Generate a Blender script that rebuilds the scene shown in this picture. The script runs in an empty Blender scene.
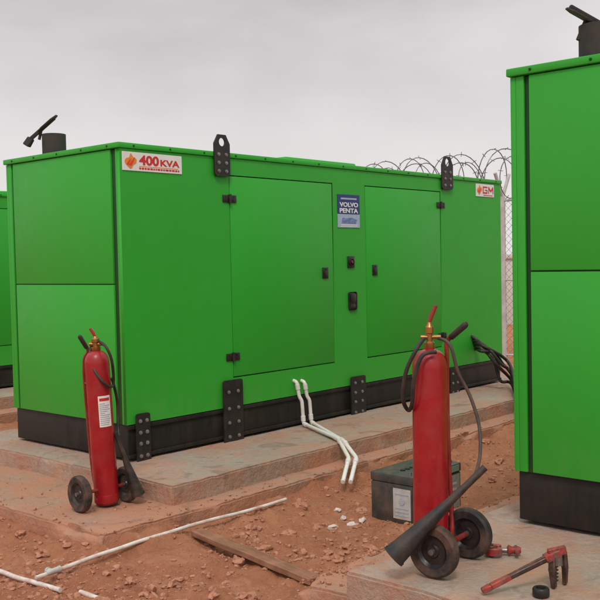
import bpy, bmesh, math, random
from mathutils import Vector, Matrix, noise
random.seed(7)
S = bpy.context.scene
COL = S.collection
R = math.radians
V = Vector

# ------------------------------------------------------------------ camera
CAM = V((0, 0, 1.65)); FPX = 938.0
YAW, PITCH, ROLL = R(41.6), math.atan(38/938), 0.0206
f0 = V((math.cos(YAW), math.sin(YAW), 0)); rw = V((math.sin(YAW), -math.cos(YAW), 0)); zz = V((0, 0, 1))
fw = f0*math.cos(PITCH) - zz*math.sin(PITCH)
uw = f0*math.sin(PITCH) + zz*math.cos(PITCH)
rc = rw*math.cos(ROLL) - uw*math.sin(ROLL)
uc = rw*math.sin(ROLL) + uw*math.cos(ROLL)
cd = bpy.data.cameras.new('camera'); cam = bpy.data.objects.new('camera', cd); COL.objects.link(cam)
m = Matrix((rc, uc, -fw)).transposed().to_4x4(); m.translation = CAM
cam.matrix_world = m
cd.sensor_width = 36; cd.lens = 36*FPX/600; cd.clip_end = 6000; cd.clip_start = 0.05
S.camera = cam

def ray(px, py):
    return fw + rc*((px-300)/FPX) - uc*((py-300)/FPX)
def at(px, py, z):                      # measured photo point on a horizontal plane
    d = ray(px, py); return CAM + d*((z-CAM.z)/d.z)
def P(px, py, dep):                     # measured photo point at a known distance
    d = ray(px, py); return CAM + d*(dep/d.dot(f0))
def atY(px, py, y):
    d = ray(px, py); return CAM + d*((y-CAM.y)/d.y)
def dep_of(p): return (p-CAM).dot(f0)

# ------------------------------------------------------------------ materials
def new_mat(name):
    M = bpy.data.materials.new(name); M.use_nodes = True
    nt = M.node_tree; b = nt.nodes['Principled BSDF']
    return M, nt, b
def nd(nt, t, **k):
    n = nt.nodes.new(t)
    for a, v in k.items(): setattr(n, a, v)
    return n
def c4(c): return (c[0], c[1], c[2], 1)
def mixc(nt, fac, a, b):
    n = nd(nt, 'ShaderNodeMix', data_type='RGBA')
    for i, v in ((0, fac), (6, a), (7, b)):
        if hasattr(v, 'links') or hasattr(v, 'is_output'): nt.links.new(v, n.inputs[i])
        elif i == 0: n.inputs[0].default_value = v
        else: n.inputs[i].default_value = c4(v)
    return n.outputs[2]
def mrange(nt, v, a, b, c, d):
    n = nd(nt, 'ShaderNodeMapRange'); nt.links.new(v, n.inputs[0])
    for i, x in enumerate((a, b, c, d)): n.inputs[i+1].default_value = x
    return n.outputs[0]
def mul(nt, a, b, op='MULTIPLY'):
    n = nd(nt, 'ShaderNodeMath', operation=op)
    for i, v in ((0, a), (1, b)):
        if isinstance(v, (int, float)): n.inputs[i].default_value = v
        else: nt.links.new(v, n.inputs[i])
    return n.outputs[0]
def noi(nt, vec, scale, detail=3, rough=.55, dist=0):
    n = nd(nt, 'ShaderNodeTexNoise'); nt.links.new(vec, n.inputs['Vector'])
    n.inputs['Scale'].default_value = scale; n.inputs['Detail'].default_value = detail
    n.inputs['Roughness'].default_value = rough; n.inputs['Distortion'].default_value = dist
    return n.outputs[0]
def bump(nt, b, h, strength, dist=.01):
    n = nd(nt, 'ShaderNodeBump'); n.inputs['Strength'].default_value = strength; n.inputs['Distance'].default_value = dist
    nt.links.new(h, n.inputs['Height']); nt.links.new(n.outputs[0], b.inputs['Normal'])
def scaled(nt, vec, s):
    n = nd(nt, 'ShaderNodeMapping'); nt.links.new(vec, n.inputs[0]); n.inputs['Scale'].default_value = s
    return n.outputs[0]
DUST = (.42, .205, .125)
def simple(name, c1, c2=None, scale=12, rough=.5, bmp=.1, metal=0, dust=0, dscale=9, coords='Object', bdist=.004):
    M, nt, b = new_mat(name)
    tc = nd(nt, 'ShaderNodeTexCoord').outputs[coords]
    c2 = c2 or tuple(x*.7 for x in c1)
    n1 = noi(nt, tc, scale)
    col = mixc(nt, mrange(nt, n1, .35, .65, 0, 1), c1, c2)
    rr = mrange(nt, n1, .3, .7, max(0, rough-.1), min(1, rough+.12))
    if dust:
        n2 = noi(nt, tc, dscale, 5, .65)
        df = mrange(nt, n2, .42, .75, 0, dust)
        col = mixc(nt, df, col, DUST)
        rr = mul(nt, rr, mul(nt, df, .4), 'ADD')
    nt.links.new(col, b.inputs['Base Color']); nt.links.new(rr, b.inputs['Roughness'])
    b.inputs['Metallic'].default_value = metal
    if bmp: bump(nt, b, noi(nt, tc, scale*4), bmp, bdist)
    return M

def paint(name, c1, c2, dustlow, rough=.42, reach=1.0, wave=.07):
    M, nt, b = new_mat(name)
    tc = nd(nt, 'ShaderNodeTexCoord').outputs['Object']
    col = mixc(nt, mrange(nt, noi(nt, tc, 1.3, 2), .3, .7, 0, 1), c1, c2)
    sep = nd(nt, 'ShaderNodeSeparateXYZ'); nt.links.new(tc, sep.inputs[0])
    low = mrange(nt, sep.outputs[2], 0.25, reach, 1, .05)
    streak = noi(nt, scaled(nt, tc, (6, 6, .8)), 1.6, 5, .65)
    spot = noi(nt, tc, 7, 6, .7)
    df = mul(nt, mul(nt, mrange(nt, streak, .35, .75, 0.1, 1), mrange(nt, spot, .35, .7, .3, 1)), mul(nt, low, dustlow))
    col = mixc(nt, df, col, (.36, .26, .16))
    nt.links.new(col, b.inputs['Base Color'])
    nt.links.new(mul(nt, mrange(nt, spot, .3, .7, rough-.06, rough+.1), mul(nt, df, .5), 'ADD'), b.inputs['Roughness'])
    b.inputs['Specular IOR Level'].default_value = .35
    bump(nt, b, noi(nt, tc, 1.1, 1), wave, .02)
    return M

MAT = {}
MAT['green'] = paint('green_paint', (.032, .385, .032), (.030, .368, .030), .17, .44, .62, .03)
MAT['green_dark'] = paint('dark_green_paint', (.006, .06, .009), (.004, .045, .007), .2)
MAT['black'] = paint('black_base_paint', (.0085, .0085, .0085), (.010, .0095, .0095), .10, .5, .4)
MAT['blackmetal'] = simple('black_steel', (.010, .010, .011), (.013, .013, .013), 20, .48, .1, 0, .06)
MAT['plastic'] = simple('black_plastic', (.010, .010, .011), (.016, .016, .016), 30, .4, .05, 0, .08)
MAT['rubber'] = simple('black_rubber', (.014, .013, .013), (.022, .02, .02), 25, .7, .15, 0, .36)
MAT['hosemat'] = simple('black_hose_rubber', (.013, .012, .012), (.020, .019, .018), 25, .55, .1, 0, .14)
MAT['hosebrown'] = simple('brown_hose_rubber', (.055, .040, .034), (.040, .030, .026), 25, .55, .1, 0, .2)
MAT['horn'] = simple('horn_plastic', (.012, .012, .013), (.018, .018, .018), 18, .5, .06, 0, .16)
MAT['bolt'] = simple('zinc_bolt', (.34, .33, .32), (.22, .21, .20), 40, .45, .05, .5, .2)
MAT['soot'] = simple('sooty_steel', (.026, .026, .028), (.036, .035, .036), 14, .85, .15, 0, .08)
MAT['red'] = simple('red_paint', (.37, .009, .016), (.31, .008, .014), 6, .26, .03, 0, .10, 10)
MAT['redframe'] = simple('red_frame_paint', (.27, .010, .011), (.18, .009, .010), 12, .42, .08, 0, .22)
MAT['redtool'] = simple('worn_red_paint', (.40, .022, .020), (.10, .04, .035), 38, .45, .2, 0, .4, 25)
MAT['brass'] = simple('brass', (.46, .24, .07), (.3, .14, .05), 20, .38, .08, .85, .1)
MAT['steel'] = simple('worn_steel', (.30, .28, .26), (.16, .14, .13), 30, .42, .15, .8, .3)
MAT['darksteel'] = simple('dark_oily_steel', (.055, .045, .042), (.09, .05, .04), 30, .45, .2, .5, .35, 22)
MAT['galv'] = simple('galvanised_wire', (.20, .20, .20), (.10, .10, .10), 10, .55, 0, .2, 0)
MAT['postgrey'] = simple('pale_post_paint', (.58, .57, .56), (.46, .44, .43), 6, .6, .05, 0, .15)
MAT['pvc'] = simple('white_pvc', (.80, .79, .76), (.72, .70, .66), 9, .36, .03, 0, .30, 14)
MAT['pvcdirty'] = simple('dusty_pvc', (.74, .71, .67), (.64, .58, .53), 9, .5, .06, 0, .9, 11)
MAT['white'] = simple('white_vinyl', (.80, .80, .79), (.75, .75, .74), 15, .35, 0, 0, .08)
MAT['redink'] = simple('red_ink', (.60, .02, .02), (.55, .02, .02), 15, .4, 0)
MAT['orangeink'] = simple('orange_ink', (.82, .27, .03), (.78, .20, .02), 40, .4, 0)
MAT['flameink'] = simple('flame_ink', (.72, .06, .02), (.66, .05, .02), 40, .4, 0)
MAT['blueink'] = simple('blue_vinyl', (.018, .036, .19), (.015, .03, .16), 15, .35, 0)
MAT['bluepale'] = simple('pale_blue_vinyl', (.34, .42, .60), (.42, .48, .62), 40, .4, 0)
MAT['bluepic'] = simple('blue_picture_ink', (.08, .14, .36), (.24, .32, .52), 70, .4, 0)
MAT['greyink'] = simple('grey_ink', (.42, .45, .50), (.34, .38, .44), 60, .4, 0)
MAT['darkink'] = simple('dark_ink', (.05, .05, .06), (.06, .05, .05), 40, .5, 0)
MAT['button'] = simple('red_button', (.20, .015, .012), (.14, .012, .01), 30, .4, 0)
MAT['battery'] = simple('battery_case', (.026, .030, .028), (.038, .041, .038), 14, .5, .05, 0, .24, 8)
MAT['batlid'] = simple('battery_lid', (.036, .044, .040), (.05, .056, .05), 14, .5, .05, 0, .26, 8)
MAT['teal'] = simple('teal_sticker', (.16, .30, .26), (.13, .26, .22), 14, .45, 0, 0, .3)
MAT['batface'] = simple('battery_face_print', (.30, .32, .31), (.22, .24, .23), 26, .5, 0, 0, .35)
MAT['palepaper'] = simple('pale_sticker', (.52, .52, .49), (.40, .40, .38), 22, .5, 0, 0, .35)
MAT['plaster'] = simple('pale_plaster', (.68, .62, .57), (.52, .44, .38), 14, .85, .5, 0, .5)
MAT['stone'] = simple('red_stone', (.50, .235, .145), (.34, .147, .088), 22, .92, .6, 0, .5, 20, bdist=.012)
MAT['wallfar'] = simple('far_wall_render', (.66, .63, .61), (.60, .56, .54), .9, .85, .1)

def wood():
    M, nt, b = new_mat('weathered_wood')
    tc = nd(nt, 'ShaderNodeTexCoord').outputs['Object']
    g = noi(nt, scaled(nt, tc, (1.2, 26, 26)), 2.4, 5, .65, .6)
    col = mixc(nt, mrange(nt, g, .3, .7, 0, 1), (.30, .14, .075), (.14, .06, .033))
    col = mixc(nt, mrange(nt, noi(nt, tc, 7, 5), .45, .75, 0, .7), col, DUST)
    nt.links.new(col, b.inputs['Base Color']); b.inputs['Roughness'].default_value = .8
    bump(nt, b, g, .5, .006); return M
MAT['wood'] = wood()

def concrete(name, c1, c2, dirt, lo_t, hi_t):
    M, nt, b = new_mat(name)
    geo = nd(nt, 'ShaderNodeNewGeometry'); pos = geo.outputs['Position']
    fine_n = noi(nt, pos, 28, 5, .7)
    col = mixc(nt, mrange(nt, noi(nt, pos, 1.7, 4, .6), .3, .7, 0, 1), c1, c2)
    col = mixc(nt, mrange(nt, fine_n, .35, .7, 0, .5), col, tuple(x*.55 for x in c1))
    d = noi(nt, pos, 2.6, 7, .68, .4)
    sep = nd(nt, 'ShaderNodeSeparateXYZ'); nt.links.new(geo.outputs['Normal'], sep.inputs[0])
    side = mrange(nt, sep.outputs[2], .2, .8, .3, 0)
    df = mul(nt, mrange(nt, d, lo_t, hi_t, 0, dirt), side, 'ADD')
    n = nd(nt, 'ShaderNodeClamp'); nt.links.new(df, n.inputs[0])
    col = mixc(nt, n.outputs[0], col, (.44, .205, .122))
    st = mrange(nt, noi(nt, pos, 5.5, 3, .5, 1.2), .58, .70, 0, .45)
    col = mixc(nt, st, col, (.15, .095, .07))
    nt.links.new(col, b.inputs['Base Color']); b.inputs['Roughness'].default_value = .88
    h = mul(nt, fine_n, mul(nt, noi(nt, pos, 7, 5), 1.6), 'ADD')
    bump(nt, b, h, .6, .016)
    return M
MAT['concrete'] = concrete('dusty_concrete', (.42, .345, .285), (.33, .265, .215), .75, .39, .64)
MAT['concrete_low'] = concrete('earth_stained_concrete', (.40, .285, .215), (.34, .22, .16), .95, .31, .55)

def earth():
    M, nt, b = new_mat('red_earth')
    geo = nd(nt, 'ShaderNodeNewGeometry'); pos = geo.outputs['Position']
    mid = noi(nt, pos, 5, 7, .72, .5); fin = noi(nt, pos, 34, 7, .75)
    col = mixc(nt, mrange(nt, noi(nt, pos, 1.1, 5, .62, .3), .3, .7, 0, 1), (.58, .250, .136), (.47, .185, .10))
    col = mixc(nt, mrange(nt, mid, .50, .30, 0, .75), col, (.64, .325, .20))
    col = mixc(nt, mrange(nt, mid, .54, .72, 0, .6), col, (.27, .10, .056))
    col = mixc(nt, mrange(nt, fin, .55, .71, 0, .5), col, (.25, .094, .054))
    col = mixc(nt, mrange(nt, fin, .44, .30, 0, .5), col, (.69, .41, .28))
    nt.links.new(col, b.inputs['Base Color']); b.inputs['Roughness'].default_value = .95
    b.inputs['Specular IOR Level'].default_value = .15
    h = mul(nt, mul(nt, noi(nt, pos, 13, 8, .74), 1.6), mul(nt, fin, .7), 'ADD')
    bump(nt, b, h, .85, .036)
    return M
MAT['earth'] = earth()

# ------------------------------------------------------------------ mesh helpers
def org(o):
    v = V((0, 0, 0))
    while o is not None: v += o.location; o = o.parent
    return v
def catmull(pts, n=8):
    pts = [V(p) for p in pts]; out = []
    for i in range(len(pts)-1):
        p0 = pts[max(0, i-1)]; p1 = pts[i]; p2 = pts[i+1]; p3 = pts[min(len(pts)-1, i+2)]
        for k in range(n):
            t = k/n
            out.append(.5*((2*p1) + (p2-p0)*t + (2*p0-5*p1+4*p2-p3)*t*t + (3*p1-p0-3*p2+p3)*t**3))
    out.append(pts[-1]); return out
def fillet(pts, r, n=4):                # straight runs joined by tight elbows
    pts = [V(p) for p in pts]; out = [pts[0]]
    for a, b, c in zip(pts, pts[1:], pts[2:]):
        u = (a-b); w = (c-b); k = min(r, u.length*.45, w.length*.45)
        p, q = b+u.normalized()*k, b+w.normalized()*k
        for i in range(n+1):
            t = i/n; out.append(p*(1-t)**2 + b*2*t*(1-t) + q*t*t)
    out.append(pts[-1]); return out
def frame(axis, hint=V((0, 0, 1))):
    z = axis.normalized()
    if abs(z.dot(hint)) > .95: hint = V((1, 0, 0))
    x = hint.cross(z).normalized(); y = z.cross(x)
    return Matrix((x, y, z)).transposed().to_4x4()
class MB:
    def __init__(s): s.bm = bmesh.new(); s.mi = 0
    def merge(s, t):
        for f in t.faces: f.material_index = s.mi
        me = bpy.data.meshes.new('t'); t.to_mesh(me); t.free(); s.bm.from_mesh(me); bpy.data.meshes.remove(me)
        return s
    def mesh(s, me, M):
        t = bmesh.new(); t.from_mesh(me); bmesh.ops.transform(t, matrix=M, verts=t.verts); return s.merge(t)
    def box(s, lo, hi, bev=.0, M=None, seg=2):
        t = bmesh.new(); bmesh.ops.create_cube(t, size=1)
        lo, hi = V(lo), V(hi)
        for v in t.verts: v.co = V([(lo[i]+hi[i])/2 + v.co[i]*(hi[i]-lo[i]) for i in range(3)])
        if bev: bmesh.ops.bevel(t, geom=list(t.edges), offset=bev, segments=seg, affect='EDGES', profile=.5)
        if M is not None: bmesh.ops.transform(t, matrix=M, verts=t.verts)
        return s.merge(t)
    def bar(s, a, b, wa, wb, th, bev=.003, hint=V((0, 0, 1))):      # tapered flat bar from a to b
        a, b = V(a), V(b); d = b-a; M = frame(d, hint); M.translation = a; l = d.length
        Q = M @ Matrix(((1, 0, 0, 0), (0, 0, -1, 0), (0, 1, 0, 0), (0, 0, 0, 1)))
        return s.prism([(-wa/2, 0), (wa/2, 0), (wb/2, l), (-wb/2, l)], th, Q, bev)
    def tube(s, pts, r, seg=10, caps=True):
        pts = [V(p) for p in pts]; n = len(pts)
        rs = r if isinstance(r, (list, tuple)) else [r]*n
        t = bmesh.new(); rings = []; up = None
        for i in range(n):
            d = (pts[min(n-1, i+1)]-pts[max(0, i-1)]).normalized()
            if up is None:
                h = V((0, 0, 1)) if abs(d.z) < .9 else V((1, 0, 0)); up = (h - d*h.dot(d)).normalized()
            else: up = (up - d*up.dot(d)).normalized()
            sd = d.cross(up)
            rings.append([t.verts.new(pts[i] + (up*math.cos(2*math.pi*k/seg) + sd*math.sin(2*math.pi*k/seg))*rs[i]) for k in range(seg)])
        for i in range(n-1):
            for k in range(seg):
                t.faces.new((rings[i][k], rings[i][(k+1) % seg], rings[i+1][(k+1) % seg], rings[i+1][k]))
        if caps:
            t.faces.new(rings[0][::-1]); t.faces.new(rings[-1])
        bmesh.ops.recalc_face_normals(t, faces=t.faces)
        return s.merge(t)
    def cyl(s, a, b, r, r2=None, seg=16): return s.tube([a, b], [r, r if r2 is None else r2], seg)
    def lathe(s, prof, M, seg=32):
        t = bmesh.new(); rings = []
        for r, z in prof:
            if r < 1e-5: rings.append([t.verts.new((0, 0, z))])
            else: rings.append([t.verts.new((r*math.cos(2*math.pi*k/seg), r*math.sin(2*math.pi*k/seg), z)) for k in range(seg)])
        for a, b in zip(rings, rings[1:]):
            for k in range(seg):
                k2 = (k+1) % seg
                q = [a[k % len(a)], a[k2 % len(a)], b[k2 % len(b)], b[k % len(b)]]
                u = []
                for v in q:
                    if v not in u: u.append(v)
                if len(u) > 2: t.faces.new(u)
        bmesh.ops.recalc_face_normals(t, faces=t.faces)
        bmesh.ops.transform(t, matrix=M, verts=t.verts)
        return s.merge(t)
    def prism(s, poly, th, M, bev=0):
        t = bmesh.new()
        a = [t.verts.new((x, y, -th/2)) for x, y in poly]; b = [t.verts.new((x, y, th/2)) for x, y in poly]
        t.faces.new(a[::-1]); t.faces.new(b)
        for i in range(len(poly)):
            j = (i+1) % len(poly); t.faces.new((a[i], a[j], b[j], b[i]))
        bmesh.ops.recalc_face_normals(t, faces=t.faces)
        if bev: bmesh.ops.bevel(t, geom=list(t.edges), offset=bev, segments=1, affect='EDGES')
        bmesh.ops.transform(t, matrix=M, verts=t.verts)
        return s.merge(t)
    def ico(s, c, r, sub=2, jitter=.25, sc=(1, 1, 1), seed=0):
        t = bmesh.new(); bmesh.ops.create_icosphere(t, subdivisions=sub, radius=1)
        off = V((seed*3.17, seed*1.7, seed*.91)); rot = Matrix.Rotation(seed*1.3, 3, 'Z')
        for v in t.verts:
            k = 1 + jitter*noise.noise(v.co*1.4+off)*1.6 + jitter*.5*noise.noise(v.co*3.4+off)
            q = v.co*k
            v.co = V(c) + rot @ V((q.x*r*sc[0], q.y*r*sc[1], q.z*r*sc[2]))
        return s.merge(t)
    def arc(s, M, r, a0, a1, z0, z1, seg=14):
        t = bmesh.new(); lo = []; hi = []
        for k in range(seg+1):
            a = a0+(a1-a0)*k/seg
            lo.append(t.verts.new((r*math.cos(a), r*math.sin(a), z0))); hi.append(t.verts.new((r*math.cos(a), r*math.sin(a), z1)))
        for k in range(seg): t.faces.new((lo[k], lo[k+1], hi[k+1], hi[k]))
        bmesh.ops.transform(t, matrix=M, verts=t.verts)
        return s.merge(t)
    def build(s, name, mats, parent=None, local=False, smooth=True, ang=35):
        if not isinstance(mats, (list, tuple)): mats = [mats]
        me = bpy.data.meshes.new(name)
        if parent is not None and not local: bmesh.ops.translate(s.bm, vec=-org(parent), verts=s.bm.verts)
        s.bm.to_mesh(me); s.bm.free()
        for k in mats: me.materials.append(MAT[k])
        if smooth:
            me.polygons.foreach_set('use_smooth', [True]*len(me.polygons)); me.set_sharp_from_angle(angle=R(ang))
        o = bpy.data.objects.new(name, me); COL.objects.link(o)
        if parent is not None: o.parent = parent
        return o
def tag(o, label=None, cat=None, group=None, kind=None):
    for k, v in (('label', label), ('category', cat), ('group', group), ('kind', kind)):
        if v: o[k] = v
    return o
def root(name, loc, label, cat, group=None):
    o = bpy.data.objects.new(name, None); COL.objects.link(o); o.location = loc; o.empty_display_size = .1
    return tag(o, label, cat, group)
def copy_tree(o, parent=None):
    c = o.copy(); COL.objects.link(c); c.parent = parent
    for ch in list(o.children): copy_tree(ch, c)
    return c
def curve_mesh(cu):
    ob = bpy.data.objects.new('tmp', cu); COL.objects.link(ob)
    dg = bpy.context.evaluated_depsgraph_get(); dg.update()
    me = bpy.data.meshes.new_from_object(ob.evaluated_get(dg))
    bpy.data.objects.remove(ob); bpy.data.curves.remove(cu)
    return me
def text_mesh(txt, w, h, bold=.0, shear=0, space=1.0):
    cu = bpy.data.curves.new('t', 'FONT'); cu.body = txt; cu.size = 1; cu.extrude = .004; cu.offset = bold; cu.shear = shear
    cu.resolution_u = 4; cu.space_character = space
    me = curve_mesh(cu)
    xs = [v.co.x for v in me.vertices]; ys = [v.co.y for v in me.vertices]
    x0, x1, y0, y1 = min(xs), max(xs), min(ys), max(ys)
    for v in me.vertices:
        v.co.x = (v.co.x-(x0+x1)/2)*w/(x1-x0); v.co.y = (v.co.y-(y0+y1)/2)*h/(y1-y0); v.co.z *= .2
    return me
def plate_mesh(outer, holes, th):
    cu = bpy.data.curves.new('p', 'CURVE'); cu.dimensions = '2D'; cu.fill_mode = 'BOTH'; cu.extrude = th/2
    for poly in [outer]+holes:
        sp = cu.splines.new('POLY'); sp.points.add(len(poly)-1); sp.use_cyclic_u = True
        for q, (x, y) in zip(sp.points, poly): q.co = (x, y, 0, 1)
    return curve_mesh(cu)
def circ(cx, cy, r, n=16): return [(cx+r*math.cos(2*math.pi*k/n), cy+r*math.sin(2*math.pi*k/n)) for k in range(n)]
def rrect(x0, y0, x1, y1, r, n=4):
    out = []
    for cx, cy, a in ((x1-r, y1-r, 0), (x0+r, y1-r, 90), (x0+r, y0+r, 180), (x1-r, y0+r, 270)):
        for k in range(n+1):
            t = R(a+90*k/n); out.append((cx+r*math.cos(t), cy+r*math.sin(t)))
    return out
def FM(x, y, z):                         # plane facing -Y
    M = Matrix(((1, 0, 0, x), (0, 0, -1, y), (0, 1, 0, z), (0, 0, 0, 1))); return M

# ------------------------------------------------------------------ generator set
ZT, ZL = .22, .09                        # tops of the two slab tiers, middle generator
ZT2, ZL2 = .285, .12                     # the same, right generator
L, W, H, HB = 5.41, 1.50, 2.315, .27
c = at(128, 463, ZT); G1 = V((c.x, c.y, ZT))
c = at(515, 523, ZT2); G2 = V((c.x, c.y-W, ZT2))
G3 = V((G1.x-.05, G1.y+4.6, ZT))
def F(px, py):
    p = atY(px, py, G1.y); return p.x-G1.x, p.z-G1.z

gen = root('generator_set', G1, 'green enclosed generator with the 400 KVA sign on the middle concrete slab', 'generator')
b = MB()
b.box((.02, .015, 0.02), (L-.02, W-.015, HB), .006)
b.box((.02, .0, 0.02), (L-.02, .05, .05), .004); b.box((.02, .0, HB-.035), (L-.02, .05, HB-.004), .004)
for x in (.25, 1.8, 3.4, 4.9):
    for y in (.12, W-.25): b.box((x, y, 0), (x+.22, y+.13, .022), .003)
b.build('base_frame', 'black', gen, True)
b = MB(); b.box((.012, .03, HB), (L-.012, W-.03, H-.045), .004); b.build('enclosure', 'green_dark', gen, True)
d1a, d1b = F(231, 277)[0], F(334, 277)[0]; d2a, d2b = F(366, 277)[0], F(441.5, 277)[0]
zt1, zb1 = F(231, 177)[1], F(237, 378)[1]
zt, zb = (zt1+F(366, 184)[1])/2, (zb1+F(371, 357)[1])/2
b = MB()
me = plate_mesh([(0, HB+.003), (L, HB+.003), (L, H-.043), (0, H-.043)],
                [[(d1a, zb), (d1b, zb), (d1b, zt), (d1a, zt)], [(d2a, zb), (d2b, zb), (d2b, zt), (d2a, zt)]], .03)
b.mesh(me, FM(0, .015, 0)); b.build('front_panel', 'green', gen, True, False)
b = MB(); b.box((0, W-.03, HB+.003), (L, W, H-.043), .004); b.build('rear_panel', 'green', gen, True)
b = MB(); b.box((L-.012, .05, HB+.003), (L+.004, W-.05, H-.043), .004); b.build('end_panel', 'green', gen, True)
zm = 1.295
b = MB(); b.box((-.004, .105, HB+.006), (.03, W-.105, zm-.004), .004); b.build('end_panel', 'green', gen, True)
b = MB(); b.box((-.004, .105, zm+.004), (.03, W-.105, H-.045), .004); b.build('end_panel', 'green', gen, True)
b = MB(); b.box((0, W-.075, HB+.003), (.03, W-.03, H-.043), .004); b.build('corner_post', 'green', gen, True)
b = MB(); b.box((.002, .031, HB+.003), (.03, .055, H-.043), .003); b.build('corner_post', 'green', gen, True)
# roof
b = MB()
b.box((-.018, -.014, H-.040), (L+.018, W+.014, H), .006)
b.box((1.9, .12, H-.004), (2.9, W-.2, H+.042), .02)
b.box((3.3, .25, H-.004), (4.4, W-.2, H+.03), .02)
b.box((.5, .35, H-.004), (1.3, W-.3, H+.018), .01)
b.mi = 1
for k in range(16):
    x = .12+k*(L-.24)/15
    b.cyl((x, -.013, H-.02), (x, -.021, H-.02), .008, .006, 8)
for k in range(5):
    y = .12+k*(W-.24)/4
    b.cyl((-.017, y, H-.02), (-.024, y, H-.02), .008, .006, 8)
b.build('roof', ['green', 'green_dark'], gen, True)
def door(xa, xb, hinge_left, hz, handle):
    g = .008
    t = MB(); t.box((xa+g, .0, zb+g), (xb-g, .026, zt-g), .006); d = t.build('door', 'green', gen, True)
    hx, hzz = handle
    t = MB()
    t.box((hx-.038, -.012, hzz-.05), (hx+.038, .004, hzz+.05), .006)
    t.box((hx-.026, -.019, hzz-.036), (hx+.026, -.006, hzz+.022), .004)
    t.cyl((hx, -.011, hzz+.034), (hx, -.017, hzz+.034), .008, None, 10)
    t.build('handle', 'plastic', d, True)
    for z in hz:
        x = xa if hinge_left else xb
        t = MB()
        t.box((x-.075, -.009, z-.03), (x-.010, .003, z+.03), .004); t.box((x+.010, -.009, z-.03), (x+.075, .003, z+.03), .004)
        t.cyl((x, -.012, z-.036), (x, -.012, z+.036), .0125, None, 12)
        t.mi = 1
        for dx in (-.045, .045):
            for dz in (-.015, .015): t.cyl((x+dx, -.008, z+dz), (x+dx, -.0125, z+dz), .007, None, 6)
        t.build('hinge', ['plastic', 'blackmetal'], d, True)
    return d
door(d1a, d1b, True, (F(233, 199)[1], F(240, 356)[1]), F(325, 273))
door(d2a, d2b, False, (F(438, 205)[1], F(440, 336)[1]), F(374.5, 270))
# lifting plates and base brackets
def lug(px0, py0, px1, py1, name, holes, bolts):
    x0, z1 = F(px0, py0); x1, z0 = F(px1, py1)
    w = x1-x0; h = z1-z0; xm = (x0+x1)/2
    out = [(x0, z0+.02), (x0+.02, z0), (x1-.02, z0), (x1, z0+.02), (x1, z1-w*.42), (x1-w*.25, z1), (x0+w*.25, z1), (x0, z1-w*.42)]
    if name != 'lifting_plate': out = rrect(x0, z0, x1, z1, .02, 3)
    t = MB(); t.mesh(plate_mesh(out, [circ(xm, z0+q*h, w*.2) for q in holes], .014), FM(0, -.022, 0))
    t.mi = 1
    for q in bolts:
        for s in ((-.24, .24) if w > .1 else (0,)):
            t.cyl((xm+s*w, -.028, z0+q*h), (xm+s*w, -.033, z0+q*h), .015, None, 14)
            t.cyl((xm+s*w, -.028, z0+q*h), (xm+s*w, -.041, z0+q*h), .010, None, 6)
    t.build(name, ['blackmetal', 'bolt'], gen, True, True, 25)
lug(211.5, 134, 228, 177, 'lifting_plate', (.82,), (.12, .32, .52))
lug(439.5, 156, 451, 190, 'lifting_plate', (.82,), (.12, .32, .52))
lug(221, 381, 242, 455, 'base_bracket', (), (.1, .28, .46, .64, .85))
lug(134, 414, 149, 461, 'base_bracket', (), (.15, .4, .62, .85))
lug(349, 377, 364, 416, 'base_bracket', (), (.15, .4, .62, .85))
lug(448, 368, 458, 397, 'base_bracket', (), (.2, .5, .8))
# signs
def lettering(sg, txt, x, z, w, h, mat, bold=.02, shear=0, name='lettering', y=-.0072, space=1.0):
    t = MB(); t.mesh(text_mesh(txt, w, h, bold, shear, space), FM(x, y, z)); return t.build(name, mat, sg, True, False)
def plate_rect(xa, za, xb, zb_, mat, name='sign', y=-.006, parent=None):
    t = MB(); t.box((xa, y, za), (xb, y+.006, zb_), .0012, None, 1); return t.build(name, mat, parent or gen, True)
def closed(pts, n=6):
    pp = [V((a, b_, 0)) for a, b_ in pts]; m_ = len(pp); out = []
    for i in range(m_):
        p0, p1, p2, p3 = pp[i-1], pp[i], pp[(i+1) % m_], pp[(i+2) % m_]
        for k in range(n):
            t = k/n; q = .5*((2*p1) + (p2-p0)*t + (2*p0-5*p1+4*p2-p3)*t*t + (3*p1-p0-3*p2+p3)*t**3); out.append((q.x, q.y))
    return out
def flame(sg, x, z, s):
    # leaning flame: a soft orange body with red tongues
    body = closed([(-.46, -.06), (-.34, .18), (-.12, .24), (.02, .50), (.20, .30), (.46, .16), (.44, -.08), (.22, -.22), (.04, -.46), (-.20, -.34)], 5)
    t = MB(); t.mesh(plate_mesh([(a*s, q*s) for a, q in body], [], .003), FM(x, -.0072, z))
    t.mi = 1
    for dx, dz, k in ((-.17, -.06, .40), (.06, -.08, .46), (.20, .10, .30)):
        tg = closed([(dx-k*.42, dz-k*.34), (dx-k*.02, dz-k*.40), (dx+k*.22, dz), (dx+k*.46, dz+k*.52), (dx+k*.06, dz+k*.26), (dx-k*.18, dz-k*.02)], 5)
        t.mesh(plate_mesh([(a*s, q*s) for a, q in tg], [], .003), FM(x, -.0088, z))
    t.build('emblem', ['orangeink', 'flameink'], sg, True, False)
x0, zA = F(121.5, 151); x1, _ = F(181, 153)
_, zC = F(122.5, 170)
sg = plate_rect(x0, zC, x1, zA, 'white'); w = x1-x0; h = zA-zC
flame(sg, x0+w*.13, zC+h*.50, h*.84)
lettering(sg, '400', x0+w*.435, zC+h*.60, w*.33, h*.54, 'redink', .035)
lettering(sg, 'KVA', x0+w*.79, zC+h*.53, w*.33, h*.36, 'redink', .03)
t = MB()
xx = x0+w*.27
random.seed(3)
while xx < x0+w*.93:
    q = random.uniform(.012, .03); t.box((xx, -.0072, zC+h*.10), (min(xx+q, x0+w*.95), -.005, zC+h*.20)); xx += q+.006
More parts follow.
